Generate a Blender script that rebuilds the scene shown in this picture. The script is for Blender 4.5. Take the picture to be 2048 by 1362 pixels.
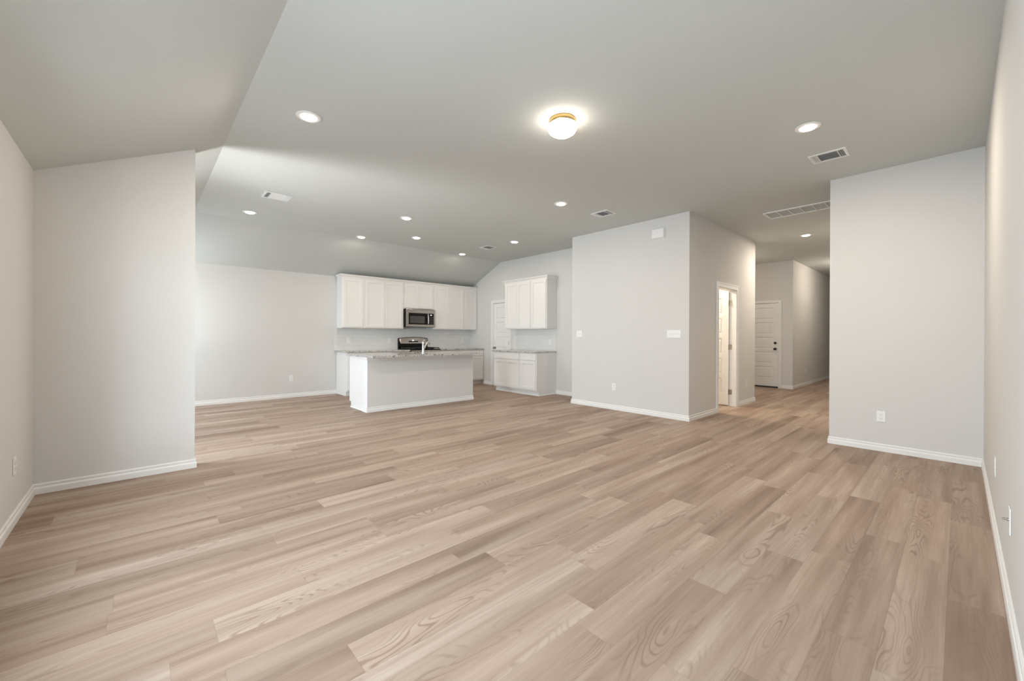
import bpy, bmesh, math, random
from mathutils import Matrix, Vector
PI = math.pi
S = bpy.context.scene
for o in list(bpy.data.objects):
    bpy.data.objects.remove(o, do_unlink=True)
COL = S.collection

# ------------------------------------------------------------------ camera
yaw, pit, rol = math.radians(47.6082), math.radians(-0.0982), math.radians(0.2123)
F = Vector((math.cos(yaw), math.sin(yaw), 0)); R = Vector((math.sin(yaw), -math.cos(yaw), 0)); U = Vector((0, 0, 1))
F, U = F*math.cos(pit)+U*math.sin(pit), U*math.cos(pit)-F*math.sin(pit)
R, U = R*math.cos(rol)+U*math.sin(rol), U*math.cos(rol)-R*math.sin(rol)
cam_data = bpy.data.cameras.new('camera'); cam = bpy.data.objects.new('camera', cam_data); COL.objects.link(cam)
cam.matrix_world = Matrix(((R.x, U.x, -F.x, 0), (R.y, U.y, -F.y, 0), (R.z, U.z, -F.z, 1.2272), (0, 0, 0, 1)))
cam_data.sensor_width = 36; cam_data.sensor_fit = 'HORIZONTAL'
cam_data.lens = 36*816.544/2048; cam_data.shift_y = -(681-673.78)/2048
cam_data.clip_start = 0.02
S.camera = cam

# ------------------------------------------------------------------ world, daylight, exposure
S.view_settings.view_transform = 'Standard'
S.view_settings.look = 'None'
S.view_settings.gamma = 1
S.view_settings.exposure = 0.27
S.view_settings.use_curve_mapping = False
w = bpy.data.worlds.new('world'); S.world = w; w.use_nodes = True
w.node_tree.nodes['Background'].inputs[0].default_value = (0.75, 0.85, 1, 1)
w.node_tree.nodes['Background'].inputs[1].default_value = 0.2

DAY = (0.80, 0.912, 1.0)
def area(name, loc, rot, sx, sy, power, col):
    d = bpy.data.lights.new(name, 'AREA'); d.shape = 'RECTANGLE'; d.size = sx; d.size_y = sy
    d.energy = power; d.color = col
    o = bpy.data.objects.new(name, d); COL.objects.link(o); o.location = loc; o.rotation_euler = rot
    return o
WIN = [(0.25, 1.25), (1.36, 2.36), (2.44, 3.44)]          # living-room windows in the left wall, out of frame
WZ0, WZ1 = 0.55, 2.15
for (a, b), pw, tilt, turn in zip(WIN, (98, 66, 34), (-88, -67, -70), (-14, 0, 28)):
    area('daylight', (-1.12, (a+b)/2-turn*0.008, (WZ0+WZ1)/2+0.1), (0, math.radians(tilt), math.radians(turn)), WZ1-WZ0, b-a, pw, DAY)
DWIN = [(7.30, 8.45)]                        # dining-space windows, out of frame
DOOR_Y = (4.97, 5.79)                                      # glazed patio door beside the dining space, out of frame
area('daylight', (-1.12, 5.38, 1.3), (0, math.radians(-67), 0), 1.7, 0.8, 86, DAY)
for a, b in DWIN:
    area('daylight', (-1.12, (a+b)/2, (WZ0+WZ1)/2+0.1), (0, math.radians(-58), 0), WZ1-WZ0, b-a, 80, DAY)
# bright open yard seen slantwise through the living-room windows
o = area('yard_light', (-2.9, -1.1, 2.1), (0, 0, 0), 2.0, 2.0, 120, DAY)
o.rotation_euler = (Vector((0.25, 4.77, 0.9))-o.location).to_track_quat('-Z', 'Y').to_euler()
# sunlit patio slab outside that door: the light it throws upward to the ceiling
area('patio_bounce', (-2.20, 5.95, 0.03), (PI, 0, 0), 2.4, 1.3, 320, (1.0, 0.99, 0.97))

# ------------------------------------------------------------------ materials
def mat(name, col, rough=0.6, metal=0.0, spec=0.5, bump=0, bscale=100, emit=None, estr=0):
    m = bpy.data.materials.new(name); m.use_nodes = True
    nt = m.node_tree; b = nt.nodes['Principled BSDF']
    b.inputs['Base Color'].default_value = (*col, 1); b.inputs['Roughness'].default_value = rough
    b.inputs['Metallic'].default_value = metal; b.inputs['Specular IOR Level'].default_value = spec
    if emit:
        b.inputs['Emission Color'].default_value = (*emit, 1); b.inputs['Emission Strength'].default_value = estr
    tc = nt.nodes.new('ShaderNodeTexCoord'); n = nt.nodes.new('ShaderNodeTexNoise')
    nt.links.new(tc.outputs['Object'], n.inputs['Vector'])
    if bump:
        n.inputs['Scale'].default_value = bscale; n.inputs['Detail'].default_value = 3
        bp = nt.nodes.new('ShaderNodeBump'); bp.inputs['Strength'].default_value = bump; bp.inputs['Distance'].default_value = 0.002
        nt.links.new(n.outputs['Fac'], bp.inputs['Height']); nt.links.new(bp.outputs['Normal'], b.inputs['Normal'])
    else:
        n.inputs['Scale'].default_value = 40
        mr = nt.nodes.new('ShaderNodeMapRange'); mr.inputs['To Min'].default_value = max(0.02, rough-0.03); mr.inputs['To Max'].default_value = min(1, rough+0.03)
        nt.links.new(n.outputs['Fac'], mr.inputs['Value']); nt.links.new(mr.outputs['Result'], b.inputs['Roughness'])
    return m
PAINT = mat('wall_paint', (0.675, 0.666, 0.646), 0.85, spec=0.2, bump=0.25, bscale=160)
CEIL = mat('ceiling_paint', (0.615, 0.635, 0.612), 0.9, spec=0.15, bump=0.3, bscale=130)
TRIM = mat('white_trim', (0.82, 0.815, 0.80), 0.4, spec=0.4)
CAB = mat('cabinet_white', (0.80, 0.79, 0.77), 0.4, spec=0.4)
PLASTIC = mat('white_plastic', (0.84, 0.84, 0.83), 0.35)
GAP = mat('dark_slot', (0.02, 0.02, 0.02), 0.7)
STEEL = mat('brushed_steel', (0.43, 0.395, 0.365), 0.26, 1.0)
CHROME = mat('chrome', (0.66, 0.67, 0.67), 0.26, 1.0)
NICKEL = mat('satin_nickel', (0.42, 0.38, 0.34), 0.3, 1.0)
BRONZE = mat('dark_bronze', (0.06, 0.045, 0.035), 0.35, 0.8)
BRASS = mat('brass', (0.62, 0.42, 0.18), 0.25, 1.0)
BLACK = mat('black_gloss', (0.008, 0.0075, 0.0075), 0.2, spec=0.18)
IRON = mat('cast_iron', (0.015, 0.015, 0.015), 0.5)
SMOKE = mat('smoked_glass', (0.06, 0.055, 0.05), 0.15)
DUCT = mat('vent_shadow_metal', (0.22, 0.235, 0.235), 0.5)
FILTER = mat('filter_fabric', (0.50, 0.54, 0.54), 0.9)
LENS = mat('lit_lens', (0.9, 0.9, 0.9), 0.4, emit=(1.0, 0.86, 0.70), estr=16)
BOWL = mat('lit_glass_bowl', (0.9, 0.9, 0.9), 0.3, emit=(1.0, 0.90, 0.77), estr=14)
SCREEN = mat('lit_display', (0.1, 0.1, 0.1), 0.3, emit=(0.9, 0.95, 1.0), estr=1.2)

def glass():
    m = bpy.data.materials.new('window_glass'); m.use_nodes = True; nt = m.node_tree; nt.nodes.clear()
    o = nt.nodes.new('ShaderNodeOutputMaterial'); t = nt.nodes.new('ShaderNodeBsdfTransparent'); g = nt.nodes.new('ShaderNodeBsdfGlossy')
    g.inputs['Roughness'].default_value = 0.02; mx = nt.nodes.new('ShaderNodeMixShader'); mx.inputs[0].default_value = 0.05
    nt.links.new(t.outputs[0], mx.inputs[1]); nt.links.new(g.outputs[0], mx.inputs[2]); nt.links.new(mx.outputs[0], o.inputs[0])
    return m
GLASS = glass()

class NT:
    """tiny node-tree helper"""
    def __init__(s, name):
        s.m = bpy.data.materials.new(name); s.m.use_nodes = True; s.t = s.m.node_tree; s.b = s.t.nodes['Principled BSDF']
    def n(s, kind, **kw):
        x = s.t.nodes.new(kind)
        for k, v in kw.items(): setattr(x, k, v)
        return x
    def put(s, sock, v):
        if hasattr(v, 'is_output'): s.t.links.new(v, sock)
        elif v is not None: sock.default_value = v
    def math(s, op, a, b=None, c=None):
        x = s.n('ShaderNodeMath', operation=op); s.put(x.inputs[0], a); s.put(x.inputs[1], b)
        if c is not None: s.put(x.inputs[2], c)
        return x.outputs[0]
    def xyz(s, x=0, y=0, z=0):
        c = s.n('ShaderNodeCombineXYZ'); s.put(c.inputs[0], x); s.put(c.inputs[1], y); s.put(c.inputs[2], z); return c.outputs[0]
    def noise(s, vec, scale=1, detail=2, rough=0.5, dist=0.0):
        x = s.n('ShaderNodeTexNoise'); s.put(x.inputs['Vector'], vec); x.inputs['Scale'].default_value = scale
        x.inputs['Detail'].default_value = detail; x.inputs['Roughness'].default_value = rough; x.inputs['Distortion'].default_value = dist
        return x.outputs['Fac']
    def ramp(s, fac, stops):
        x = s.n('ShaderNodeValToRGB'); s.put(x.inputs[0], fac); el = x.color_ramp.elements
        while len(el) < len(stops): el.new(0.5)
        for e, (p, c) in zip(el, stops): e.position = p; e.color = (*c, 1)
        return x.outputs[0]
    def mix(s, fac, a, b, mode='MIX'):
        x = s.n('ShaderNodeMix', data_type='RGBA', blend_type=mode); s.put(x.inputs['Factor'], fac)
        for sock, v in ((x.inputs['A'], a), (x.inputs['B'], b)):
            if isinstance(v, tuple): sock.default_value = (*v, 1)
            else: s.put(sock, v)
        return x.outputs['Result']
    def mr(s, v, a, b, c, d):
        x = s.n('ShaderNodeMapRange'); s.put(x.inputs[0], v)
        for i, q in enumerate((a, b, c, d)): x.inputs[i+1].default_value = q
        return x.outputs[0]

def floor_material():
    k = NT('wood_plank_floor')
    tc = k.n('ShaderNodeTexCoord'); sp = k.n('ShaderNodeSeparateXYZ'); k.t.links.new(tc.outputs['Object'], sp.inputs[0])
    x, y = sp.outputs[0], sp.outputs[1]
    W_, L_ = 0.1775, 1.22
    yr = k.math('DIVIDE', k.math('SUBTRACT', y, 0.212), W_)
    row = k.math('FLOOR', yr); fy = k.math('SUBTRACT', yr, row)
    wn = k.n('ShaderNodeTexWhiteNoise', noise_dimensions='1D'); k.put(wn.inputs['W'], k.math('MULTIPLY', row, 1.37))
    xr = k.math('ADD', k.math('DIVIDE', x, L_), k.math('MULTIPLY', wn.outputs[0], 7.3))
    col_ = k.math('FLOOR', xr); fx = k.math('SUBTRACT', xr, col_)
    wp = k.n('ShaderNodeTexWhiteNoise', noise_dimensions='2D'); k.put(wp.inputs['Vector'], k.xyz(row, col_, 0))
    rnd = wp.outputs['Value']
    rs = k.n('ShaderNodeSeparateColor'); k.put(rs.inputs[0], wp.outputs['Color'])
    off = k.math('MULTIPLY', rnd, 91.0)
    # broad tonal streaks along the board
    streak = k.noise(k.xyz(k.math('ADD', k.math('MULTIPLY', x, 0.55), off), k.math('ADD', k.math('MULTIPLY', y, 9.0), off), off), 1, 3, 0.55)
    # contour lines of a stretched noise: cathedral grain and knots
    fld = k.noise(k.xyz(k.math('ADD', k.math('MULTIPLY', x, 1.5), off), k.math('ADD', k.math('MULTIPLY', y, 7.5), off), k.math('MULTIPLY', off, 2.0)), 1, 1.5, 0.4, 0.3)
    rings = k.math('SINE', k.math('MULTIPLY', fld, 125.0))
    rings = k.mr(rings, 0.35, 1.0, 0.0, 1.0)
    where = k.mr(k.noise(k.xyz(k.math('ADD', k.math('MULTIPLY', x, 1.1), off), k.math('ADD', k.math('MULTIPLY', y, 7.0), 17.0), off), 1, 2), 0.5, 0.66, 0.0, 1.0)
    fibre = k.noise(k.xyz(k.math('MULTIPLY', x, 5.0), k.math('MULTIPLY', y, 190.0), off), 1, 3, 0.6)
    fib2 = k.noise(k.xyz(k.math('MULTIPLY', x, 1.6), k.math('MULTIPLY', y, 55.0), off), 1, 3, 0.6)
    base = k.ramp(k.math('ADD', k.math('MULTIPLY', rnd, 0.34), k.math('MULTIPLY', k.mr(streak, 0.28, 0.72, 0, 1), 0.66)),
                  [(0.0, (0.182, 0.121, 0.087)), (0.35, (0.330, 0.239, 0.183)), (0.62, (0.418, 0.318, 0.252)), (1.0, (0.545, 0.440, 0.362))])
    grey = k.mix(k.mr(rs.outputs[1], 0.45, 1.0, 0.0, 0.55), base, k.mix(1.0, base, (0.93, 0.99, 1.02), 'MULTIPLY'))
    c = k.mix(k.math('MULTIPLY', k.math('MULTIPLY', rings, where), 0.68), grey, (0.215, 0.145, 0.105))
    c = k.mix(k.mr(fibre, 0.35, 0.75, 0.0, 0.24), c, (0.24, 0.165, 0.125))
    c = k.mix(k.mr(fib2, 0.48, 0.75, 0.0, 0.36), c, (0.26, 0.18, 0.135))
    ey = k.math('MULTIPLY', k.math('MINIMUM', fy, k.math('SUBTRACT', 1.0, fy)), W_)
    ex = k.math('MULTIPLY', k.math('MINIMUM', fx, k.math('SUBTRACT', 1.0, fx)), L_)
    seam = k.mr(k.math('MINIMUM', ex, ey), 0.0, 0.0016, 0.30, 0.0)
    c = k.mix(seam, c, (0.12, 0.08, 0.06))
    k.put(k.b.inputs['Base Color'], c)
    k.put(k.b.inputs['Roughness'], k.mr(fibre, 0.2, 0.8, 0.50, 0.62)); k.b.inputs['Specular IOR Level'].default_value = 0.22
    bp = k.n('ShaderNodeBump'); bp.inputs['Strength'].default_value = 0.12; bp.inputs['Distance'].default_value = 0.001
    k.put(bp.inputs['Height'], k.math('SUBTRACT', fibre, k.math('MULTIPLY', seam, 2.0))); k.put(k.b.inputs['Normal'], bp.outputs[0])
    return k.m

def granite_material():
    k = NT('speckled_granite')
    tc = k.n('ShaderNodeTexCoord').outputs['Object']
    a = k.noise(tc, 34, 3, 0.6); b = k.noise(tc, 62, 4, 0.7); d = k.noise(tc, 26, 3, 0.6)
    c = k.ramp(a, [(0.32, (0.16, 0.15, 0.14)), (0.44, (0.42, 0.40, 0.38)), (0.56, (0.66, 0.64, 0.61)), (0.72, (0.40, 0.38, 0.36))])
    c = k.mix(k.mr(b, 0.56, 0.61, 0, 1), c, (0.030, 0.028, 0.027))
    c = k.mix(k.mr(d, 0.64, 0.68, 0, 1), c, (0.11, 0.085, 0.07))
    k.put(k.b.inputs['Base Color'], c); k.b.inputs['Roughness'].default_value = 0.14
    return k.m

def tile_material():
    k = NT('white_subway_tile')
    tc = k.n('ShaderNodeTexCoord'); sp = k.n('ShaderNodeSeparateXYZ'); k.t.links.new(tc.outputs['Object'], sp.inputs[0])
    br = k.n('ShaderNodeTexBrick'); k.put(br.inputs['Vector'], k.xyz(sp.outputs[0], sp.outputs[2], 0))
    br.inputs['Color1'].default_value = (0.78, 0.78, 0.76, 1); br.inputs['Color2'].default_value = (0.74, 0.74, 0.725, 1); br.inputs['Mortar'].default_value = (0.655, 0.65, 0.635, 1)
    br.inputs['Scale'].default_value = 1; br.inputs['Brick Width'].default_value = 0.155; br.inputs['Row Height'].default_value = 0.0785; br.inputs['Mortar Size'].default_value = 0.0022
    k.put(k.b.inputs['Base Color'], br.outputs['Color']); k.b.inputs['Roughness'].default_value = 0.2
    bp = k.n('ShaderNodeBump'); bp.inputs['Strength'].default_value = 0.35; bp.inputs['Distance'].default_value = 0.0015; bp.invert = True
    k.put(bp.inputs['Height'], br.outputs['Fac']); k.put(k.b.inputs['Normal'], bp.outputs[0])
    return k.m
FLOOR, GRANITE, TILE = floor_material(), granite_material(), tile_material()

# ------------------------------------------------------------------ mesh helpers
class MB:
    def __init__(s): s.v = []; s.f = []
    def add(s, vs, fs):
        n = len(s.v); s.v += [tuple(p) for p in vs]; s.f += [tuple(i+n for i in f) for f in fs]; return s
    def box(s, x0, x1, y0, y1, z0, z1):
        return s.add([(x, y, z) for z in (z0, z1) for y in (y0, y1) for x in (x0, x1)],
                     [(0, 2, 3, 1), (4, 5, 7, 6), (0, 1, 5, 4), (2, 6, 7, 3), (0, 4, 6, 2), (1, 3, 7, 5)])
    def prism(s, poly, vec):
        """closed polygon (3-D points) pushed along vec"""
        n = len(poly); vec = Vector(vec); a = [Vector(p) for p in poly]; b = [p+vec for p in a]
        return s.add(a+b, [tuple(range(n))[::-1], tuple(range(n, 2*n))]+[(i, (i+1) % n, (i+1) % n+n, i+n) for i in range(n)])
    def lathe(s, prof, seg=32, c=(0, 0, 0), axis='z', cap=True):
        """profile of (radius, height)"""
        vs = []; fs = []; m = len(prof)
        for r, h in prof:
            for i in range(seg):
                t = 2*PI*i/seg; p = (r*math.cos(t), r*math.sin(t), h)
                if axis == 'y': p = (p[0], p[2], p[1])
                if axis == 'x': p = (p[2], p[0], p[1])
                vs.append((p[0]+c[0], p[1]+c[1], p[2]+c[2]))
        for j in range(m-1):
            for i in range(seg):
                fs.append((j*seg+i, j*seg+(i+1) % seg, (j+1)*seg+(i+1) % seg, (j+1)*seg+i))
        if cap: fs += [tuple(range(seg))[::-1], tuple(range((m-1)*seg, m*seg))]
        return s.add(vs, fs)
    def tube(s, pts, rad, seg=12):
        P = [Vector(p) for p in pts]; vs = []; fs = []; n = len(P); up = Vector((0.31, 0.2, 0.93)).normalized()
        for i, p in enumerate(P):
            d = (P[min(i+1, n-1)]-P[max(i-1, 0)]).normalized(); a = d.cross(up)
            if a.length < 1e-3: a = d.cross(Vector((1, 0, 0)))
            a.normalize(); b = d.cross(a); r = rad[i] if isinstance(rad, (list, tuple)) else rad
            for j in range(seg):
                t = 2*PI*j/seg; vs.append(p+a*(r*math.cos(t))+b*(r*math.sin(t)))
        for i in range(n-1):
            for j in range(seg): fs.append((i*seg+j, i*seg+(j+1) % seg, (i+1)*seg+(j+1) % seg, (i+1)*seg+j))
        fs += [tuple(range(seg)), tuple(range((n-1)*seg, n*seg))[::-1]]
        return s.add(vs, fs)
    def sweep(s, path, prof):
        """profile of (offset to the right of the walk, z) swept along a 2-D path with mitred corners"""
        P = [Vector(p) for p in path]; n = len(P); m = len(prof); vs = []; fs = []
        for i in range(n):
            nn = []
            if i > 0: d = (P[i]-P[i-1]).normalized(); nn.append(Vector((d.y, -d.x)))
            if i < n-1: d = (P[i+1]-P[i]).normalized(); nn.append(Vector((d.y, -d.x)))
            o = nn[0] if len(nn) == 1 else (nn[0]+nn[1])/(1+nn[0].dot(nn[1]))
            for q, z in prof: vs.append((P[i].x+o.x*q, P[i].y+o.y*q, z))
        for i in range(n-1):
            for j in range(m): fs.append((i*m+j, i*m+(j+1) % m, (i+1)*m+(j+1) % m, (i+1)*m+j))
        fs += [tuple(range(m)), tuple(range((n-1)*m, n*m))[::-1]]
        return s.add(vs, fs)
    def build(s, name, m, parent=None, loc=(0, 0, 0), rz=0, bevel=0, smooth=False):
        me = bpy.data.meshes.new(name); me.from_pydata(s.v, [], s.f); me.update()
        bm = bmesh.new(); bm.from_mesh(me); bmesh.ops.recalc_face_normals(bm, faces=bm.faces); bm.to_mesh(me); bm.free()
        me.materials.append(m)
        o = bpy.data.objects.new(name, me); COL.objects.link(o); o.location = loc; o.rotation_euler = (0, 0, rz)
        if parent: o.parent = parent
        if smooth:
            for p in me.polygons: p.use_smooth = True
            md = o.modifiers.new('edge', 'EDGE_SPLIT'); md.split_angle = math.radians(40)
        if bevel:
            md = o.modifiers.new('bevel', 'BEVEL'); md.width = bevel; md.segments = 2; md.limit_method = 'ANGLE'
        return o
def empty(name, loc=(0, 0, 0), rz=0):
    o = bpy.data.objects.new(name, None); COL.objects.link(o); o.location = loc; o.rotation_euler = (0, 0, rz); o.empty_display_size = 0.1; return o
def tag(o, label, cat, group=None):
    o['label'] = label; o['category'] = cat
    if group: o['group'] = group
    return o
def struct(o): o['kind'] = 'structure'; return o
def copy_thing(root, loc, rz, label, group=None):
    r = root.copy(); COL.objects.link(r); r.location = loc; r.rotation_euler = (0, 0, rz); r['label'] = label
    if group: r['group'] = group
    for ch in list(root.children):
        c = ch.copy(); COL.objects.link(c); c.parent = r
        for g in list(ch.children):
            d = g.copy(); COL.objects.link(d); d.parent = c
    return r

# ------------------------------------------------------------------ room shell
H, EV, T = 3.048, 2.480, 0.115
XL, YR = -0.601, -0.160                 # left wall, right wall
XK, YK = 6.573, 8.891                   # kitchen side wall, kitchen back wall
YP, XP = 4.774, 0.381                   # stub partition face and its free end
XM, YM, YH = 5.886, 4.808, 2.641        # centre block
XE, XD, YHH, XEND = 8.713, 11.376, 2.646, 17.0
XR, YRP = 5.923, 1.016                  # right stub
CX, CY = 0.594, 7.627                   # ceiling creases
SL = (H-EV)/(CX-XL)

struct(MB().box(XL-T, XEND+T, YR-T, YK+T, -0.12, 0).build('floor', FLOOR))

c = MB(); t = 0.12
x0, y1 = XL-T, YK+T; z0 = EV-T*SL; zb = EV-T*(H-EV)/(YK-CY)
def slab(pts): c.prism(pts, (0, 0, t))
slab([(CX, YR-T, H), (XEND+T, YR-T, H), (XEND+T, CY, H), (CX, CY, H)])
slab([(x0, YR-T, z0), (CX, YR-T, H), (CX, CY, H), (XL, YK, EV), (x0, y1, z0)])
slab([(CX, CY, H), (XEND+T, CY, H), (XEND+T, y1, zb), (x0, y1, z0), (XL, YK, EV)])
struct(c.build('ceiling', CEIL))

def wall_x(m, x0, x1, y0, y1, z1, holes, zin=0):
    """wall running along y, with rectangular holes (y0,y1,z0,z1)"""
    cur = y0
    for a, b, p, q in sorted(holes):
        m.box(x0, x1, cur, a, 0, z1)
        if p > 0: m.box(x0, x1, a, b, 0, p)
        m.box(x0, x1, a, b, q, z1); cur = b
    m.box(x0, x1, cur, y1, 0, z1); return m
def wall_y(m, y0, y1, x0, x1, z1, holes):
    cur = x0
    for a, b, p, q in sorted(holes):
        m.box(cur, a, y0, y1, 0, z1)
        if p > 0: m.box(a, b, y0, y1, 0, p)
        m.box(a, b, y0, y1, q, z1); cur = b
    m.box(cur, x1, y0, y1, 0, z1); return m
ZL = z0
m = wall_x(MB(), XL-T, XL, YR-T, YK+T, ZL, [(a, b, WZ0, WZ1) for a, b in WIN+DWIN]+[(DOOR_Y[0], DOOR_Y[1], 0, 2.05)])
m.prism([(XL-T, YR-T, ZL), (XL, YR-T, ZL), (XL, YR-T, EV)], (0, YK-YR+T, 0))
struct(m.build('wall_left', PAINT))
m = MB().prism([(XL, YR, 0), (XR+T, YR, 0), (XR+T, YR, H), (CX, YR, H), (XL, YR, EV)], (0, -T, 0)); struct(m.build('wall_right', PAINT))
m = MB().prism([(XL, YP, 0), (XP, YP, 0), (XP, YP, EV+(XP-XL)*SL), (XL, YP, EV)], (0, T, 0)); struct(m.build('wall_partition', PAINT))
m = MB().box(XL, XK+T, YK, YK+T, 0, zb); m.prism([(XL, YK, zb), (XL, YK+T, zb), (XL, YK, EV)], (XK+T-XL, 0, 0)); struct(m.build('wall_kitchen', PAINT))
PD = (7.285, 7.915)                     # pantry doorway
m = wall_x(MB(), XK, XK+T, YM, CY, H, [(PD[0], CY, 0, H)])
m = MB()
m.box(XK, XK+T, YM-T, PD[0], 0, H); m.box(XK, XK+T, PD[0], CY, 2.06, H)
k_ = (H-EV)/(YK-CY)
m.prism([(XK, PD[1], 0), (XK, YK, 0), (XK, YK, EV), (XK, PD[1], H-(PD[1]-CY)*k_)], (T, 0, 0))
m.prism([(XK, CY, 2.06), (XK, PD[1], 2.06), (XK, PD[1], H-(PD[1]-CY)*k_), (XK, CY, H)], (T, 0, 0))
struct(m.build('wall_pantry', PAINT))
struct(MB().box(XM, XM+T, YH, YM, 0, H).build('wall_center', PAINT))
struct(MB().box(XM+T, XK, YM-T, YM, 0, H).box(XK+T, XE-T, YM-T, YM, 0, H).build('wall_bath_back', PAINT))
BD = (6.945, 7.765)                     # bathroom doorway
struct(wall_y(MB(), YH, YH+T, XM+T, XE, H, [(BD[0], BD[1], 0, 2.05)]).build('wall_hall', PAINT))
struct(MB().box(XE-T, XE, YH+T, YM, 0, H).build('wall_recess_near', PAINT))
struct(MB().box(XE, XD, 4.20, 4.20+T, 0, H).build('wall_recess_side', PAINT))
GD = (2.930, 3.860)                     # garage doorway at the hall's end
struct(wall_x(MB(), XD, XD+T, YHH+T, 4.20+T, H, [(GD[0], GD[1], 0, 2.07)]).build('wall_recess_far', PAINT))
struct(MB().box(XD, XEND, YHH, YHH+T, 0, H).build('wall_hall_far', PAINT))
struct(MB().box(XEND, XEND+T, YRP-T, YHH+T, 0, H).build('wall_hall_end', PAINT))
struct(MB().box(XR, XR+T, YR, YRP, 0, H).build('wall_right_stub', PAINT))
struct(MB().box(XR+T, XEND, YRP-T, YRP, 0, H).build('wall_hall_right', PAINT))

BBP = [(0, 0), (0.014, 0), (0.014, 0.042), (0.012, 0.049), (0.0075, 0.053), (0.0075, 0.060), (0.0095, 0.063), (0.0095, 0.074), (0.006, 0.080), (0, 0.080)]
def baseboard(name, path): struct(MB().sweep(path, BBP).build(name, TRIM))
baseboard('baseboard_left', [(XL, YR), (XL, YP), (XP, YP), (XP, YP+T), (XL, YP+T)])
baseboard('baseboard_kitchen', [(XL, DOOR_Y[1]+0.07), (XL, YK), (3.086, YK)])
baseboard('baseboard_pantry', [(XK, 8.26), (XK, PD[1]+0.066)])
baseboard('baseboard_center', [(XK, 5.797), (XK, YM), (XM, YM), (XM, YH), (BD[0]-0.082, YH)])
baseboard('baseboard_hall', [(BD[1]+0.082, YH), (XE, YH), (XE, 4.20), (XD, 4.20), (XD, GD[1]+0.062)])
baseboard('baseboard_right', [(XD, GD[0]-0.062), (XD, YHH), (XEND, YHH), (XEND, YRP), (XR, YRP), (XR, YR), (XL, YR)])

# windows and the glazed patio door (outside the picture; they let the daylight in)
for i, (a, b) in enumerate(WIN+DWIN):
    e = struct(empty('window_%d' % (i+1), (XL, (a+b)/2, WZ0))); h = (b-a)/2; hh = WZ1-WZ0
    f = MB().box(-0.09, -0.03, -h, -h+0.045, 0, hh).box(-0.09, -0.03, h-0.045, h, 0, hh).box(-0.09, -0.03, -h+0.045, h-0.045, 0, 0.045).box(-0.09, -0.03, -h+0.045, h-0.045, hh-0.045, hh).box(-0.08, -0.04, -h+0.045, h-0.045, hh/2-0.02, hh/2+0.02)
    f.build('window_frame', TRIM, e)
    MB().box(-0.062, -0.058, -h+0.045, h-0.045, 0.045, hh/2-0.02).box(-0.062, -0.058, -h+0.045, h-0.045, hh/2+0.02, hh-0.045).build('pane', GLASS, e)
    MB().box(0, 0.05, -h-0.015, h+0.015, -0.022, 0).build('window_sill', TRIM, e)
e = struct(empty('door_4', (XL, DOOR_Y[0], 0)))
DW = DOOR_Y[1]-DOOR_Y[0]
MB().box(-0.09, -0.04, 0.01, 0.11, 0.01, 2.03).box(-0.09, -0.04, DW-0.11, DW-0.01, 0.01, 2.03).box(-0.09, -0.04, 0.11, DW-0.11, 0.01, 0.22).box(-0.09, -0.04, 0.11, DW-0.11, 1.91, 2.03).build('door_frame', TRIM, e)
MB().box(-0.068, -0.062, 0.11, DW-0.11, 0.22, 1.91).build('pane', GLASS, e)
MB().box(0, 0.016, -0.066, 0, 0, 2.116).box(0, 0.016, DW, DW+0.066, 0, 2.116).box(0, 0.016, 0, DW, 2.05, 2.116).build('casing', TRIM, e)

# ------------------------------------------------------------------ panel doors
def door_leaf(w, h, th=0.035):
    """five horizontal raised panels on the -y face and the +y face; hinge edge at x=0"""
    m = MB(); st = 0.105; r = 0.014
    m.box(0, w, -th/2+r, th/2-r, 0, h)
    rails = [0, 0.20]; ph = (h-0.20-0.11-4*0.085)/5; z = 0.20; panels = []
    for i in range(5): panels.append((z, z+ph)); z += ph+0.085
    for sgn in (-1, 1):
        ya, yb = (-th/2, -th/2+r) if sgn < 0 else (th/2-r, th/2)
        m.box(0, st, ya, yb, 0, h).box(w-st, w, ya, yb, 0, h)
        zz = 0
        for a, b in panels: m.box(st, w-st, ya, yb, zz, a); zz = b
        m.box(st, w-st, ya, yb, zz, h)
        for a, b in panels:
            g = 0.034; yo = -th/2 if sgn < 0 else th/2; yi = yo-sgn*r; yf = yo-sgn*0.004
            A = [(st+0.012, yi, a+0.012), (w-st-0.012, yi, a+0.012), (w-st-0.012, yi, b-0.012), (st+0.012, yi, b-0.012)]
            B = [(st+g, yf, a+g), (w-st-g, yf, a+g), (w-st-g, yf, b-g), (st+g, yf, b-g)]
            m.add(A+B, [(4, 5, 6, 7), (0, 1, 5, 4), (1, 2, 6, 5), (2, 3, 7, 6), (3, 0, 4, 7)])
    return m
def casing_box(m, u0, u1, ztop, cw=0.066, th=0.016):
    """flat casing with a stepped outer band, local: x along the wall, -y outwards"""
    for a, b in ((u0-cw, u0), (u1, u1+cw)): m.box(a, b, -th*0.7, 0, 0, ztop)
    m.box(u0-cw, u1+cw, -th*0.7, 0, ztop, ztop+cw)
    for a, b in ((u0-cw, u0-cw+0.022), (u1+cw-0.022, u1+cw)): m.box(a, b, -th, -th*0.7, 0, ztop+cw-0.022)
    m.box(u0-cw, u1+cw, -th, -th*0.7, ztop+cw-0.022, ztop+cw)
    return m
def jamb(m, u0, u1, ztop, depth=T, th=0.014):
    m.box(u0, u0+th, 0, depth, 0, ztop-th).box(u1-th, u1, 0, depth, 0, ztop-th).box(u0, u1, 0, depth, ztop-th, ztop); return m
def knob(par, x, z, y, name='knob', mtl=NICKEL, out=-1):
    m = MB().lathe([(0.032, 0), (0.032, 0.006*out), (0.012, 0.010*out), (0.011, 0.030*out), (0.024, 0.040*out), (0.028, 0.052*out), (0.024, 0.062*out), (0.010, 0.066*out)], 20, (x, y, z), 'y')
    return m.build(name, mtl, par, smooth=True)
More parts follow.
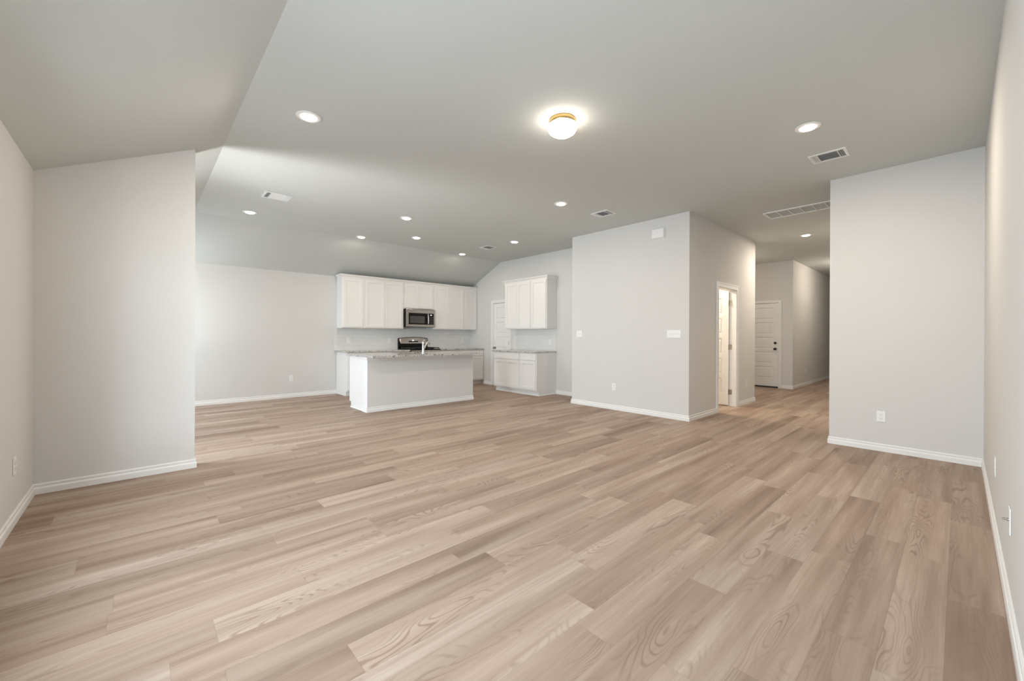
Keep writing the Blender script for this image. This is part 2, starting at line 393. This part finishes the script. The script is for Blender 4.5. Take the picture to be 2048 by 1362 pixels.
def hinge(par, x, y, z):
    m = MB().box(x-0.022, x+0.012, y-0.002, y+0.002, z-0.045, z+0.045); m.lathe([(0.006, -0.048), (0.006, 0.048)], 10, (x+0.014, y-0.006, z))
    return m.build('hinge', NICKEL, par)

# door_1: pantry door on the kitchen side wall (local x runs to decreasing y)
e = struct(empty('door_1', (XK, PD[1], 0), -PI/2)); w_ = PD[1]-PD[0]
casing_box(MB(), 0.005, w_-0.005, 2.055).build('casing', TRIM, e)
jamb(MB(), 0, w_, 2.06).build('jamb', TRIM, e)
lf = door_leaf(w_-0.034, 2.030).build('door_leaf', TRIM, e, (0.017, 0.035, 0.012))
knob(lf, 0.055, 0.925, -0.0175); 
for z in (0.25, 1.06, 1.80): hinge(e, w_-0.020, 0.012, z)
# door_2: open bathroom door on the hall wall, swung into the bathroom
e = struct(empty('door_2', (BD[0], YH, 0))); w_ = BD[1]-BD[0]
casing_box(MB(), 0.004, w_-0.004, 2.046, 0.080).build('casing', TRIM, e)
casing_box(MB(), 0.004, w_-0.004, 2.046, 0.060).build('casing', TRIM, e, (w_, T, 0), PI)
jamb(MB(), 0, w_, 2.05).build('jamb', TRIM, e)
lf = door_leaf(w_-0.036, 2.015).build('door_leaf', TRIM, e, (w_-0.020, T+0.005, 0.016), PI/2)
knob(lf, w_-0.10, 0.93, -0.0175); knob(lf, w_-0.10, 0.93, 0.0175, out=1)
for z in (0.25, 1.05, 1.83):
    MB().box(w_-0.0165, w_-0.0145, T-0.045, T-0.004, z-0.045, z+0.045).box(w_-0.050, w_-0.016, T+0.002, T+0.005, z-0.045, z+0.045).lathe([(0.007, -0.048), (0.007, 0.048)], 10, (w_-0.020, T-0.001, z)).build('hinge', NICKEL, e)
# door_3: panelled door at the hall's far end
e = struct(empty('door_3', (XD, GD[1], 0), -PI/2)); w_ = GD[1]-GD[0]
casing_box(MB(), 0.004, w_-0.004, 2.064, 0.060).build('casing', TRIM, e)
jamb(MB(), 0, w_, 2.07).build('jamb', TRIM, e)
lf = door_leaf(w_-0.034, 2.022, 0.042).build('door_leaf', TRIM, e, (0.017, 0.040, 0.030))
knob(lf, w_-0.034-0.062, 0.912, -0.021, mtl=BRONZE)
MB().lathe([(0.030, 0), (0.030, -0.010), (0.018, -0.016), (0.016, -0.024)], 20, (w_-0.034-0.062, -0.021, 1.056), 'y').build('deadbolt', BRONZE, lf, smooth=True)
MB().box(0.014, w_-0.014, 0.0, T, 0.0, 0.024).build('threshold', GAP, e)

# ------------------------------------------------------------------ cabinets (local: x along the front, y=0 at the wall, front towards -y)
def shaker(m, x0, x1, z0, z1, y, th=0.019, fr=0.055):
    """frame-and-panel front whose outer face is at y-th"""
    m.box(x0, x1, y-0.008, y, z0, z1)
    a, b = y-th, y-0.008
    m.box(x0, x0+fr, a, b, z0, z1).box(x1-fr, x1, a, b, z0, z1).box(x0+fr, x1-fr, a, b, z0, z0+fr).box(x0+fr, x1-fr, a, b, z1-fr, z1)
    q = 0.009; c0, c1 = y-0.014, y-0.008
    m.box(x0+fr, x0+fr+q, c0, c1, z0+fr, z1-fr).box(x1-fr-q, x1-fr, c0, c1, z0+fr, z1-fr).box(x0+fr+q, x1-fr-q, c0, c1, z0+fr, z0+fr+q).box(x0+fr+q, x1-fr-q, c0, c1, z1-fr-q, z1-fr)
    return m
def upper(loc, rz, w, z0, z1, n, label, group, e0=0.018, e1=0.018, dep=0.305):
    e = tag(empty('upper_cabinet', loc, rz), label, 'cabinet', group)
    MB().box(0, w, -dep, -0.003, z0, z1).build('cabinet_body', CAB, e, bevel=0.0015)
    a, b = e0, w-e1; d = (b-a)/n
    for i in range(n): shaker(MB(), a+i*d+0.002, a+(i+1)*d-0.002, z0+0.020, z1-0.022, -dep).build('cabinet_door', CAB, e, bevel=0.001)
    return e
def base(loc, rz, w, n, label, group, drawer=True, dep=0.60, e0=0.018, e1=0.018, z1=0.884):
    e = tag(empty('base_cabinet', loc, rz), label, 'cabinet', group)
    MB().box(0, w, -dep, -0.003, 0.10, z1).box(0, w, -dep+0.065, -0.003, 0, 0.10).build('cabinet_body', CAB, e, bevel=0.0015)
    a, b = e0, w-e1; d = (b-a)/n; zt = z1-0.16 if drawer else z1-0.02
    for i in range(n): shaker(MB(), a+i*d+0.002, a+(i+1)*d-0.002, 0.125, zt-0.008, -dep).build('cabinet_door', CAB, e, bevel=0.001)
    if drawer: MB().box(a, b, -dep-0.019, -dep, zt+0.006, z1-0.020).build('drawer_front', CAB, e, bevel=0.003)
    return e
UG = 'white upper cabinets on the kitchen back wall'
Z0, Z1 = 1.385, 2.445
upper((3.087, YK, 0), 0, 0.458, Z0, Z1, 1, 'white single-door upper cabinet at the left end of the back-wall run', UG)
upper((3.545, YK, 0), 0, 0.925, Z0, Z1, 2, 'white two-door upper cabinet just left of the microwave', UG, 0.026)
upper((4.470, YK, 0), 0, 0.775, 1.850, Z1, 2, 'short white two-door upper cabinet directly above the microwave', UG)
upper((5.245, YK, 0), 0, 0.910, Z0, Z1, 2, 'white two-door upper cabinet just right of the microwave', UG)
upper((6.155, YK, 0), 0, XK-6.155-0.001, Z0, Z1, 1, 'white single-door upper cabinet in the corner at right end of the back-wall run', UG, 0.022, 0.010)
CROWN = [(0, 2.425), (0.012, 2.425), (0.014, 2.445), (0.036, 2.478), (0.046, 2.484), (0.046, 2.500), (0, 2.500)]
CROWN = [(q, z) for q, z in CROWN]
yf = YK-0.305-0.0005
m = MB().sweep([(3.0865, YK-0.05), (3.0865, yf), (XK-0.003, yf)], CROWN)
tag(m.build('crown_molding', CAB), 'white crown moulding along the top of the long back-wall upper cabinets', 'moulding')
BG = 'white base cabinets along the kitchen back wall'
base((3.087, YK, 0), 0, 0.458, 1, 'white single-door base cabinet at left end of the back counter, behind the island', BG)
base((3.545, YK, 0), 0, 0.922, 2, 'white two-door base cabinet just left of the range', BG)
base((5.246, YK, 0), 0, 0.909, 2, 'white two-door base cabinet just right of the range', BG)
base((6.155, YK, 0), 0, XK-6.155-0.002, 1, 'white base cabinet in the corner past the right end of the island', BG, e1=0.012)
SG = 'white upper cabinets on the side wall by the panelled door'
upper((XK, 7.110, 0), -PI/2, 0.855, Z0, Z1, 2, 'white two-door upper cabinet beside the pantry door, on the side wall', SG)
upper((XK, 6.255, 0), -PI/2, 0.465, Z0, Z1, 1, 'white single-door upper cabinet at the near end of the side wall', SG)
xf = XK-0.305-0.0005
m = MB().sweep([(XK-0.004, 7.1105), (xf, 7.1105), (xf, 5.7895), (XK-0.004, 5.7895)][::-1], [(-q, z) for q, z in CROWN])
tag(m.build('crown_molding', CAB), 'short white crown moulding on the side-wall upper cabinet pair', 'moulding')
LG = 'white base cabinets on the side wall by the panelled door'
base((XK, 7.150, 0), -PI/2, 0.866, 2, 'white two-door base cabinet with wide drawer below the pantry door knob', LG)
base((XK, 6.284, 0), -PI/2, 0.484, 1, 'white single-door base cabinet with drawer at the near end of the side wall', LG)
# quarter-round shoe along the toe-kicks
SH = [(0, 0.0), (0.012, 0.0), (0.0115, 0.006), (0.009, 0.011), (0.005, 0.015), (0, 0.017)]
m = MB().sweep([(XK-0.535-0.0005, 7.1505), (XK-0.535-0.0005, 5.7995), (XK-0.016, 5.7995)][::-1], [(-q, z) for q, z in SH])
tag(m.build('shoe_molding', TRIM), 'white quarter-round strip at the foot of the side-wall base cabinets', 'moulding')

def slab_top(name, x0, x1, y0, y1, label, hole=None):
    m = MB(); z0, z1 = 0.8845, 0.9145
    if hole:
        a, b, c_, d = hole
        m.box(x0, a, y0, y1, z0, z1).box(b, x1, y0, y1, z0, z1).box(a, b, y0, c_, z0, z1).box(a, b, d, y1, z0, z1)
    else: m.box(x0, x1, y0, y1, z0, z1)
    return tag(m.build(name, GRANITE, bevel=0 if hole else 0.003), label, 'countertop')
slab_top('countertop', 3.045, 4.466, YK-0.640, YK-0.0105, 'speckled granite countertop on the back wall left of the range')
slab_top('countertop', 5.246, XK-0.001, YK-0.640, YK-0.0105, 'speckled granite countertop on the back wall right of the range')
slab_top('countertop', XK-0.640, XK-0.0105, 5.787, 7.190, 'short granite countertop on the side-wall base cabinets')
tag(MB().box(0, XK-3.035-0.0015, -0.009, 0, 0.9145, Z0-0.0005).build('backsplash', TILE, None, (3.035, YK-0.0005, 0)), 'white subway-tile backsplash behind the range on the kitchen back wall', 'backsplash')
tag(MB().box(0, 1.345, -0.009, 0, 0.9145, Z0-0.0005).build('backsplash', TILE, None, (XK-0.0005, 7.130, 0), -PI/2), 'short white subway-tile backsplash on the side wall beside the panelled door', 'backsplash')

# ------------------------------------------------------------------ island
IX0, IX1, IY0, IY1, IY2 = 2.683, 4.777, 6.355, 6.520, 7.120
e = tag(empty('kitchen_island', (0, 0, 0)), 'kitchen island with grey painted front and white end panel under speckled granite', 'kitchen island')
MB().box(IX0+0.004, IX1-0.004, IY0, IY1, 0, 0.884).build('half_wall', PAINT, e)
MB().box(IX0, IX0+0.004, IY0-0.001, IY1, 0, 0.884).build('end_trim', TRIM, e); MB().box(IX1-0.004, IX1, IY0-0.001, IY1, 0, 0.884).build('end_trim', TRIM, e)
m = MB()
m.box(IX0+0.010, IX1-0.010, IY1, IY2-0.065, 0, 0.10)
m.box(IX0+0.010, 3.395, IY1, IY2, 0.10, 0.884).box(4.165, IX1-0.010, IY1, IY2, 0.10, 0.884).box(3.395, 4.165, IY1, IY2, 0.10, 0.64).box(3.395, 4.165, IY1, 6.575, 0.64, 0.884).box(3.395, 4.165, 7.085, IY2, 0.64, 0.884)
m.build('cabinet_body', CAB, e)
MB().sweep([(IX0, IY1), (IX0, IY0), (IX1, IY0), (IX1, IY1)], BBP).build('base_trim', TRIM, e)
MB().sweep([(IX0, IY1), (IX0, IY0), (IX1, IY0), (IX1, IY1)], [(0, 0.836), (0.006, 0.836), (0.012, 0.846), (0.012, 0.884), (0, 0.884)]).build('top_trim', TRIM, e)
MB().sweep([(IX0+0.010, IY2-0.05), (IX0+0.010, IY1)], SH).build('shoe_strip', TRIM, e)
dn = MB()
xs = [2.72, 3.22, 3.37, 3.78, 4.19, 4.73]
for i, (a, b) in enumerate(((2.715, 3.375), (3.39, 3.778), (3.782, 4.17), (4.185, 4.745))):
    m = MB(); shaker(m, -b, -a, 0.125, 0.865, 0); m.build('cabinet_door', CAB, e, (0, IY2, 0), PI, bevel=0.001)
SX0, SX1, SY0, SY1 = 3.40, 4.16, 6.585, 7.075
slab_top('island_countertop', 2.645, 4.800, 6.050, 7.165, 'large speckled granite countertop with sink on the kitchen island', (SX0+0.008, SX1-0.008, SY0+0.008, SY1-0.008))
m = MB(); zt, zb2, th = 0.8835, 0.66, 0.006
m.box(SX0, SX1, SY0, SY1, zb2-0.008, zb2)
m.box(SX0, SX0+th, SY0, SY1, zb2, zt).box(SX1-th, SX1, SY0, SY1, zb2, zt).box(SX0+th, SX1-th, SY0, SY0+th, zb2, zt).box(SX0+th, SX1-th, SY1-th, SY1, zb2, zt).box(3.775, 3.785, SY0+th, SY1-th, zb2, zt-0.03)
e = tag(m.build('sink', STEEL), 'stainless double-bowl undermount sink set in the island countertop', 'sink')
for x in (3.59, 3.97): MB().lathe([(0.045, zb2+0.0005), (0.043, zb2+0.004), (0.02, zb2+0.003)], 20, (x, 6.83, 0)).build('drain', CHROME, e)
e = tag(empty('faucet', (3.790, 6.530, 0.9145)), 'chrome faucet standing at the island sink', 'faucet')
MB().lathe([(0.030, 0), (0.030, 0.008), (0.024, 0.014), (0.022, 0.03), (0.0215, 0.165), (0.023, 0.170), (0.023, 0.195), (0.018, 0.208), (0.008, 0.213)], 24).build('body', CHROME, e, smooth=True)
dx, dy = 0.94, 0.34
sp = [(0.0, 0, 0.075), (0.030, 0, 0.092), (0.062, 0, 0.130), (0.090, 0, 0.172), (0.120, 0, 0.200), (0.152, 0, 0.205), (0.176, 0, 0.188), (0.186, 0, 0.160)]
MB().tube([(q*dx, q*dy, z) for q, _, z in sp], [0.017, 0.016, 0.015, 0.0145, 0.014, 0.014, 0.015, 0.016]).build('spout', CHROME, e, smooth=True)
MB().tube([(0, 0, 0.205), (-0.004, -0.010, 0.222), (0.010, -0.030, 0.238)], [0.009, 0.008, 0.006]).build('lever', CHROME, e, smooth=True)

# ------------------------------------------------------------------ range (local: x across, y=0 at the wall, front at -y)
e = tag(empty('range', (4.475, YK-0.012, 0)), 'stainless gas range with black cooktop against the tiled back wall', 'range'); W_ = 0.762
MB().box(0.003, W_-0.003, -0.600, -0.01, 0.06, 0.905).box(0.03, W_-0.03, -0.55, -0.05, 0, 0.06).build('range_body', BLACK, e)
MB().box(0, W_, -0.655, -0.002, 0.905, 0.925).build('cooktop', BLACK, e, bevel=0.003)
# backguard: curved top edge, sloping steel face over a black lower strip
m = MB(); n = 16; top = [(W_*i/n, 1.170+0.028*(1-(2*i/n-1)**2)) for i in range(n+1)]
m.prism([(0, 0, 0.925), (W_, 0, 0.925)]+[(x, 0, z) for x, z in top[::-1]], (0, -0.050, 0)); m.build('backguard', BLACK, e)
fr = []; fs = []
for i, (x, z) in enumerate(top):
    x_ = 0.035+(x/W_)*(W_-0.07); k0 = 0.012 if 0 < i < n else 0.02
    fr += [(x_, -0.085, 1.045), (x*0.97+0.0115, -0.052, z-k0)]
for i in range(n): fs.append((2*i, 2*i+2, 2*i+3, 2*i+1))
nf = len(fr); fr += [(p[0], p[1]+0.002 if j % 2 else -0.051, p[2]) for j, p in enumerate(fr)]
for i in range(n): fs.append((nf+2*i, nf+2*i+1, nf+2*i+3, nf+2*i+2)); fs.append((2*i, nf+2*i, nf+2*i+2, 2*i+2)); fs.append((2*i+1, 2*i+3, nf+2*i+3, nf+2*i+1))
fs += [(0, 1, nf+1, nf), (2*n, nf+2*n, nf+2*n+1, 2*n+1)]
pn = MB().add(fr, fs).build('control_panel', STEEL, e)
def on_face(x0, x1, t0, t1, off):
    P = lambda x, t, o: (x, -0.085+0.033*t-o, 1.045+0.115*t)
    return [P(x0, t0, off), P(x1, t0, off), P(x1, t1, off), P(x0, t1, off)], [P(x0, t0, -0.004), P(x1, t0, -0.004), P(x1, t1, -0.004), P(x0, t1, -0.004)]
def plate(x0, x1, t0, t1, off, name, mtl, par):
    A, B = on_face(x0, x1, t0, t1, off); MB().add(A+B, [(0, 1, 2, 3), (4, 7, 6, 5), (0, 4, 5, 1), (1, 5, 6, 2), (2, 6, 7, 3), (3, 7, 4, 0)]).build(name, mtl, par)
plate(0.245, 0.495, 0.28, 0.86, 0.003, 'keypad', BLACK, pn)
plate(0.340, 0.385, 0.52, 0.74, 0.005, 'display', SCREEN, pn)
for gx in (0.020, 0.268, 0.516):
    m = MB(); gw = 0.226
    for yy in (-0.62, -0.50, -0.38, -0.26, -0.14): m.box(gx, gx+gw, yy-0.005, yy+0.005, 0.948, 0.960)
    for xx in (gx+0.006, gx+gw/2, gx+gw-0.006): m.box(xx-0.006, xx+0.006, -0.625, -0.135, 0.940, 0.956)
    for xx in (gx+0.006, gx+gw-0.006):
        for yy in (-0.615, -0.145): m.box(xx-0.006, xx+0.006, yy-0.006, yy+0.006, 0.925, 0.945)
    m.build('grate', IRON, e)
for bx, by in ((0.133, -0.50), (0.133, -0.26), (0.381, -0.38), (0.629, -0.50), (0.629, -0.26)):
    MB().lathe([(0.045, 0.925), (0.045, 0.932), (0.030, 0.934), (0.030, 0.941), (0.004, 0.943)], 20, (bx, by, 0)).build('burner', IRON, e)
d = MB().box(0.008, W_-0.008, -0.640, -0.600, 0.24, 0.79).build('oven_door', STEEL, e, bevel=0.003)
MB().box(0.12, W_-0.12, -0.643, -0.640, 0.36, 0.66).build('oven_window', BLACK, d)
MB().tube([(0.06, -0.642, 0.745), (0.06, -0.685, 0.745), (W_-0.06, -0.685, 0.745), (W_-0.06, -0.642, 0.745)], 0.011).build('oven_handle', STEEL, d)
MB().box(0.008, W_-0.008, -0.640, -0.600, 0.07, 0.225).build('drawer', STEEL, e, bevel=0.003)
MB().box(0.005, W_-0.005, -0.645, -0.600, 0.80, 0.904).build('knob_panel', STEEL, e, bevel=0.003)
for i in range(5): MB().lathe([(0.022, 0), (0.020, -0.026), (0.004, -0.028)], 16, (0.10+i*0.14, -0.645, 0.852), 'y').build('knob', BLACK, e, smooth=True)

# ------------------------------------------------------------------ microwave
e = tag(empty('microwave', (4.4765, YK-0.0105, 1.430)), 'stainless over-the-range microwave with dark glass door, under the short cabinet', 'microwave'); W_ = 0.758; HM = 0.4185
MB().box(0, W_, -0.385, 0, 0.0, HM).build('microwave_body', BLACK, e)
m = MB()
y0, y1 = -0.412, -0.385
m.box(0.004, W_-0.002, y0, y1, 0.322, HM-0.006).box(0.004, W_-0.002, y0, y1, 0.006, 0.062).box(0.004, 0.062, y0, y1, 0.062, 0.322).box(W_-0.034, W_-0.002, y0, y1, 0.062, 0.322)
m.build('front_trim', STEEL, e, bevel=0.004)
d = MB().box(0.062, 0.540, -0.408, -0.385, 0.062, 0.322).build('microwave_door', BLACK, e)
MB().box(0.098, 0.478, -0.410, -0.408, 0.092, 0.255).build('door_window', SMOKE, d)
MB().tube([(0.556, -0.405, 0.075), (0.556, -0.440, 0.085), (0.556, -0.446, 0.190), (0.556, -0.440, 0.300), (0.556, -0.405, 0.312)], 0.015).build('handle', STEEL, d, smooth=True)
pn = MB().box(0.575, W_-0.034, -0.408, -0.385, 0.062, 0.322).build('control_panel', BLACK, e)
MB().box(0.628, 0.668, -0.4095, -0.408, 0.278, 0.298).build('display', SCREEN, pn)
m = MB()
for r_ in range(5):
    for q in range(3): m.box(0.592+q*0.043, 0.592+q*0.043+0.032, -0.409, -0.408, 0.082+r_*0.036, 0.082+r_*0.036+0.020)
m.build('keypad', SMOKE, pn)
m = MB()
for i in range(20): m.box(0.03+i*0.035, 0.055+i*0.035, -0.4135, -0.412, HM-0.022, HM-0.016)
m.build('vent_grille', GAP, e)

# ------------------------------------------------------------------ ceiling lights
def downlight():
    e = empty('recessed_light')
    MB().lathe([(0.059, -0.0005), (0.094, -0.0005), (0.096, -0.003), (0.094, -0.007), (0.088, -0.0085), (0.066, -0.0085), (0.059, -0.0085)], 40, cap=False).build('trim_ring', PLASTIC, e, smooth=True)
    MB().lathe([(0.060, -0.007), (0.059, -0.010), (0.054, -0.015), (0.042, -0.019), (0.022, -0.0215), (0.002, -0.022)], 40).build('lens', LENS, e, smooth=True)
    d = bpy.data.lights.new('lamp_glow', 'AREA'); d.shape = 'DISK'; d.size = 0.11; d.energy = 17.5; d.color = (1.0, 0.87, 0.73)
    o = bpy.data.objects.new('lamp_glow', d); COL.objects.link(o); o.location = (0, 0, -0.030); o.parent = e
    e['category'] = 'ceiling light'; e['group'] = 'recessed ceiling lights'
    return e
SPOTS = [(1.038, 3.655, 'large recessed light nearest the sloped left ceiling, over the living room'),
         (1.205, 7.073, 'leftmost far recessed light, below-left of the left vent over the dining space'),
         (3.020, 7.440, 'recessed light at the ceiling crease left of and behind the island, nearest the back cabinets'),
         (3.047, 5.767, 'nearer recessed light of the left pair over the island, just above its farther mate'),
         (3.788, 6.782, 'recessed light behind the nearer island light, in the middle of the kitchen ceiling'),
         (5.289, 7.440, 'recessed light at the ceiling crease above the corner upper cabinets right of the microwave'),
         (5.339, 5.787, 'recessed light just right of the small kitchen vent'),
         (4.265, 3.686, 'recessed light left of the vent near the centre wall'),
         (4.273, 0.890, 'large recessed light beside the right-hand supply vent, near the right wall'),
         (8.763, 1.846, 'recessed light in the hall beyond the return-air grille')]
p = downlight()
for i, (x, y, l) in enumerate(SPOTS):
    if i == 0: p.location = (x, y, H); p['label'] = l; r = p
    else: r = copy_thing(p, (x, y, H), 0, l, 'recessed ceiling lights')
    if i == 8:
        for ch in r.children:
            if ch.type == 'LIGHT': ch.data = ch.data.copy(); ch.data.energy = 26
    if i == 7:
        for ch in r.children:
            if ch.type == 'LIGHT': ch.data = ch.data.copy(); ch.data.energy = 10
    if x > 6 or y > 5:                                     # kitchen zone dimmed, hall zone at full
        for ch in r.children:
            if ch.type == 'LIGHT': ch.data = ch.data.copy(); ch.data.energy = 26 if x > 6 else 6.5
e = tag(empty('flush_mount_light', (2.627, 2.258, H)), 'round flush ceiling light with brass band and glowing white glass bowl', 'ceiling light')
MB().lathe([(0.110, -0.0005), (0.112, -0.004), (0.112, -0.034), (0.108, -0.040), (0.100, -0.040)], 48).build('brass_band', BRASS, e, smooth=True)
MB().lathe([(0.104, -0.036), (0.117, -0.046), (0.122, -0.062), (0.118, -0.084), (0.104, -0.106), (0.080, -0.122), (0.045, -0.133), (0.004, -0.137)], 48).build('glass_bowl', BOWL, e, smooth=True)
# bathroom ceiling light seen only by its glow through the open door
d = bpy.data.lights.new('bathroom_lamp', 'POINT'); d.energy = 82; d.color = (1.0, 0.84, 0.66); d.shadow_soft_size = 0.12
o = bpy.data.objects.new('bathroom_lamp', d); COL.objects.link(o); o.location = (7.2, 3.7, 2.6)
# lamp deeper in the hall, out of sight behind the right stub wall
d = bpy.data.lights.new('hall_lamp', 'POINT'); d.energy = 27; d.color = (1.0, 0.87, 0.73); d.shadow_soft_size = 0.12
o = bpy.data.objects.new('hall_lamp', d); COL.objects.link(o); o.location = (12.4, 1.50, 2.80)
d = bpy.data.lights.new('recess_fill', 'POINT'); d.energy = 11; d.color = (1.0, 0.87, 0.73); d.shadow_soft_size = 0.12  # added fill light, no fixture: brightens the recess door and hall ceiling
o = bpy.data.objects.new('recess_fill', d); COL.objects.link(o); o.location = (9.9, 3.75, 2.55)

# ------------------------------------------------------------------ vents
def vent(x, y, wx, wy, label, lx):
    """ceiling supply register; centre louvres run along x when lx, with cross louvres at both ends"""
    e = tag(empty('ceiling_vent', (x, y, H), 0 if lx else PI/2), label, 'vent', 'ceiling supply vents')
    a, b = (wx/2, wy/2) if lx else (wy/2, wx/2); f = 0.026
    MB().prism([(-a, -b, -0.001), (a, -b, -0.001), (a, -b+f, -0.008), (-a, -b+f, -0.008)], (0, 0, 0.0005)).box(-a, a, -b, -b+f, -0.008, -0.0005).box(-a, a, b-f, b, -0.008, -0.0005).box(-a, -a+f, -b+f, b-f, -0.008, -0.0005).box(a-f, a, -b+f, b-f, -0.008, -0.0005).build('vent_frame', PLASTIC, e)
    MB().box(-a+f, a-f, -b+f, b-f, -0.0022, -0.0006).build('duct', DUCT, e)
    m = MB(); q = a*0.52; n = 6; ww = (2*b-2*f)/n
    for i in range(n):
        y0 = -b+f+i*ww; m.add([(-q, y0+0.001, -0.0025), (q, y0+0.001, -0.0025), (q, y0+ww*0.80, -0.011), (-q, y0+ww*0.80, -0.011), (-q, y0+0.001, -0.0013), (q, y0+0.001, -0.0013), (q, y0+ww*0.80, -0.0098), (-q, y0+ww*0.80, -0.0098)],
              [(0, 1, 2, 3), (4, 7, 6, 5), (0, 4, 5, 1), (1, 5, 6, 2), (2, 6, 7, 3), (3, 7, 4, 0)])
    m.build('center_louvers', PLASTIC, e)
    for s in (-1, 1):
        m = MB(); n = 3; L = a-f-q; ww = L/n
        for i in range(n):
            x0 = q+i*ww+ww*0.15; x1 = x0+ww*0.50
            v = [(s*x0, -b+f, -0.0025), (s*x0, b-f, -0.0025), (s*x1, b-f, -0.012), (s*x1, -b+f, -0.012)]
            m.prism(v, (0, 0, 0.001))
        m.box(min(s*q, s*(q+0.006)), max(s*q, s*(q+0.006)), -b+f, b-f, -0.012, -0.0012)
        m.build('end_louvers', PLASTIC, e)
    return e
vent(1.328, 6.030, 0.310, 0.270, 'white ceiling vent over the dining space, between the two leftmost recessed lights', True)
vent(5.065, 3.555, 0.240, 0.285, 'ceiling vent close to the top of the centre wall', False)
vent(5.285, 6.520, 0.255, 0.305, 'small ceiling vent farthest back, between two recessed kitchen lights', False)
vent(5.100, 0.888, 0.250, 0.300, 'white ceiling vent nearest the right wall, below a large recessed light', False)
e = tag(empty('return_air_grille', (6.963, 1.510, H)), 'long white return-air grille with six filter cells at the hall entrance', 'vent')
L_, D_ = 0.895, 0.385; m = MB(); f = 0.025
m.box(-D_/2, -D_/2+f, -L_/2, L_/2, -0.014, -0.0005).box(D_/2-f, D_/2, -L_/2, L_/2, -0.014, -0.0005).box(-D_/2+f, D_/2-f, -L_/2, -L_/2+f, -0.014, -0.0005).box(-D_/2+f, D_/2-f, L_/2-f, L_/2, -0.014, -0.0005).build('grille_frame', PLASTIC, e)
cw = (L_-2*f)/6
for i in range(1, 6): MB().box(-D_/2+f, D_/2-f, -L_/2+f+i*cw-0.006, -L_/2+f+i*cw+0.006, -0.013, -0.004).build('divider', PLASTIC, e)
MB().box(-D_/2+f, D_/2-f, -L_/2+f, L_/2-f, -0.004, -0.0006).build('filter', FILTER, e)

# ------------------------------------------------------------------ switches, outlets, wall boxes (local: plate in xz, wall at y=0, outwards -y)
def plate_thing(name, w_, h_, loc, rz, label, cat, group=None):
    e = tag(empty(name, loc, rz), label, cat, group)
    MB().box(-w_/2, w_/2, -0.006, -0.0004, -h_/2, h_/2).build('cover_plate', PLASTIC, e, bevel=0.0025)
    return e
def outlet(loc, rz, label):
    e = plate_thing('wall_outlet', 0.073, 0.118, loc, rz, label, 'outlet', 'white wall outlets')
    for dz in (-0.020, 0.020):
        s = MB().lathe([(0.0165, -0.0062), (0.0165, -0.0078), (0.002, -0.0080)], 20, (0, 0, dz), 'y').build('socket', PLASTIC, e)
        MB().box(-0.0085, -0.0060, -0.0084, -0.0079, dz-0.001, dz+0.007).box(0.0060, 0.0085, -0.0084, -0.0079, dz-0.001, dz+0.007).box(-0.002, 0.002, -0.0084, -0.0079, dz-0.010, dz-0.006).build('slots', GAP, s)
    return e
def switch(n, loc, rz, label):
    e = plate_thing('light_switch', 0.030+0.046*n, 0.118, loc, rz, label, 'switch', 'white light switches')
    for i in range(n):
        x = (i-(n-1)/2)*0.046
        MB().box(x-0.005, x+0.005, -0.0075, -0.006, -0.012, 0.012).prism([(x-0.004, -0.0075, -0.003), (x+0.004, -0.0075, -0.003), (x+0.004, -0.016, 0.008), (x-0.004, -0.016, 0.008)], (0, 0, 0.005)).build('toggle', PLASTIC, e)
    return e
RX = -PI/2                               # plates on walls facing -x
outlet((XM, 3.905, 0.385), RX, 'white outlet low on the centre wall below the switches')
outlet((XR, 0.567, 0.374), RX, 'white duplex outlet low on the right-hand stub wall')
outlet((2.213, YK, 0.378), 0, 'white outlet low on the back wall left of the island')
outlet((8.245, YH, 0.365), 0, 'white outlet on the hall wall just right of the open bathroom door')
outlet((12.600, YHH, 0.390), 0, 'white outlet low on the far hall wall past the panelled door')
outlet((4.001, YR, 0.415), PI, 'white outlet on the right wall nearest the far corner')
outlet((XL, 4.140, 0.372), PI/2, 'white outlet low on the left wall at the picture edge')
yb = YK-0.0098
outlet((3.336, yb, 1.121), 0, 'white outlet in the tile backsplash at its left end')
outlet((4.265, yb, 1.117), 0, 'white outlet in the tile backsplash just left of the range')
outlet((6.300, yb, 1.110), 0, 'white outlet in the tile backsplash right of the range')
outlet((XK-0.0098, 5.964, 1.105), RX, 'white outlet in the short side-wall tile backsplash')
switch(4, (XM, 2.868, 1.269), RX, 'wide four-toggle light switch plate near the right edge of the centre wall')
switch(2, (XM, 4.634, 1.273), RX, 'two-toggle light switch plate near the left edge of the centre wall')
switch(1, (11.690, YHH, 1.257), 0, 'single light switch on the far hall wall by the corner')
e = plate_thing('cable_outlet', 0.073, 0.118, (2.908, YR, 0.402), PI, 'white cable wall plate with metal connector on the right wall nearest the camera', 'cable outlet')
MB().lathe([(0.0065, -0.006), (0.0065, -0.012), (0.0048, -0.0125), (0.0048, -0.026)], 16, (0, 0, 0.004), 'y').build('connector', NICKEL, e)
e = tag(empty('door_chime', (XM, 3.113, 2.805), RX), 'white door chime box high on the centre wall', 'door chime')
MB().box(-0.095, 0.095, -0.045, -0.0005, -0.068, 0.068).build('chime_cover', PLASTIC, e, bevel=0.006)
MB().box(-0.102, 0.102, -0.012, -0.0004, -0.075, 0.075).build('back_plate', PLASTIC, e, bevel=0.003)
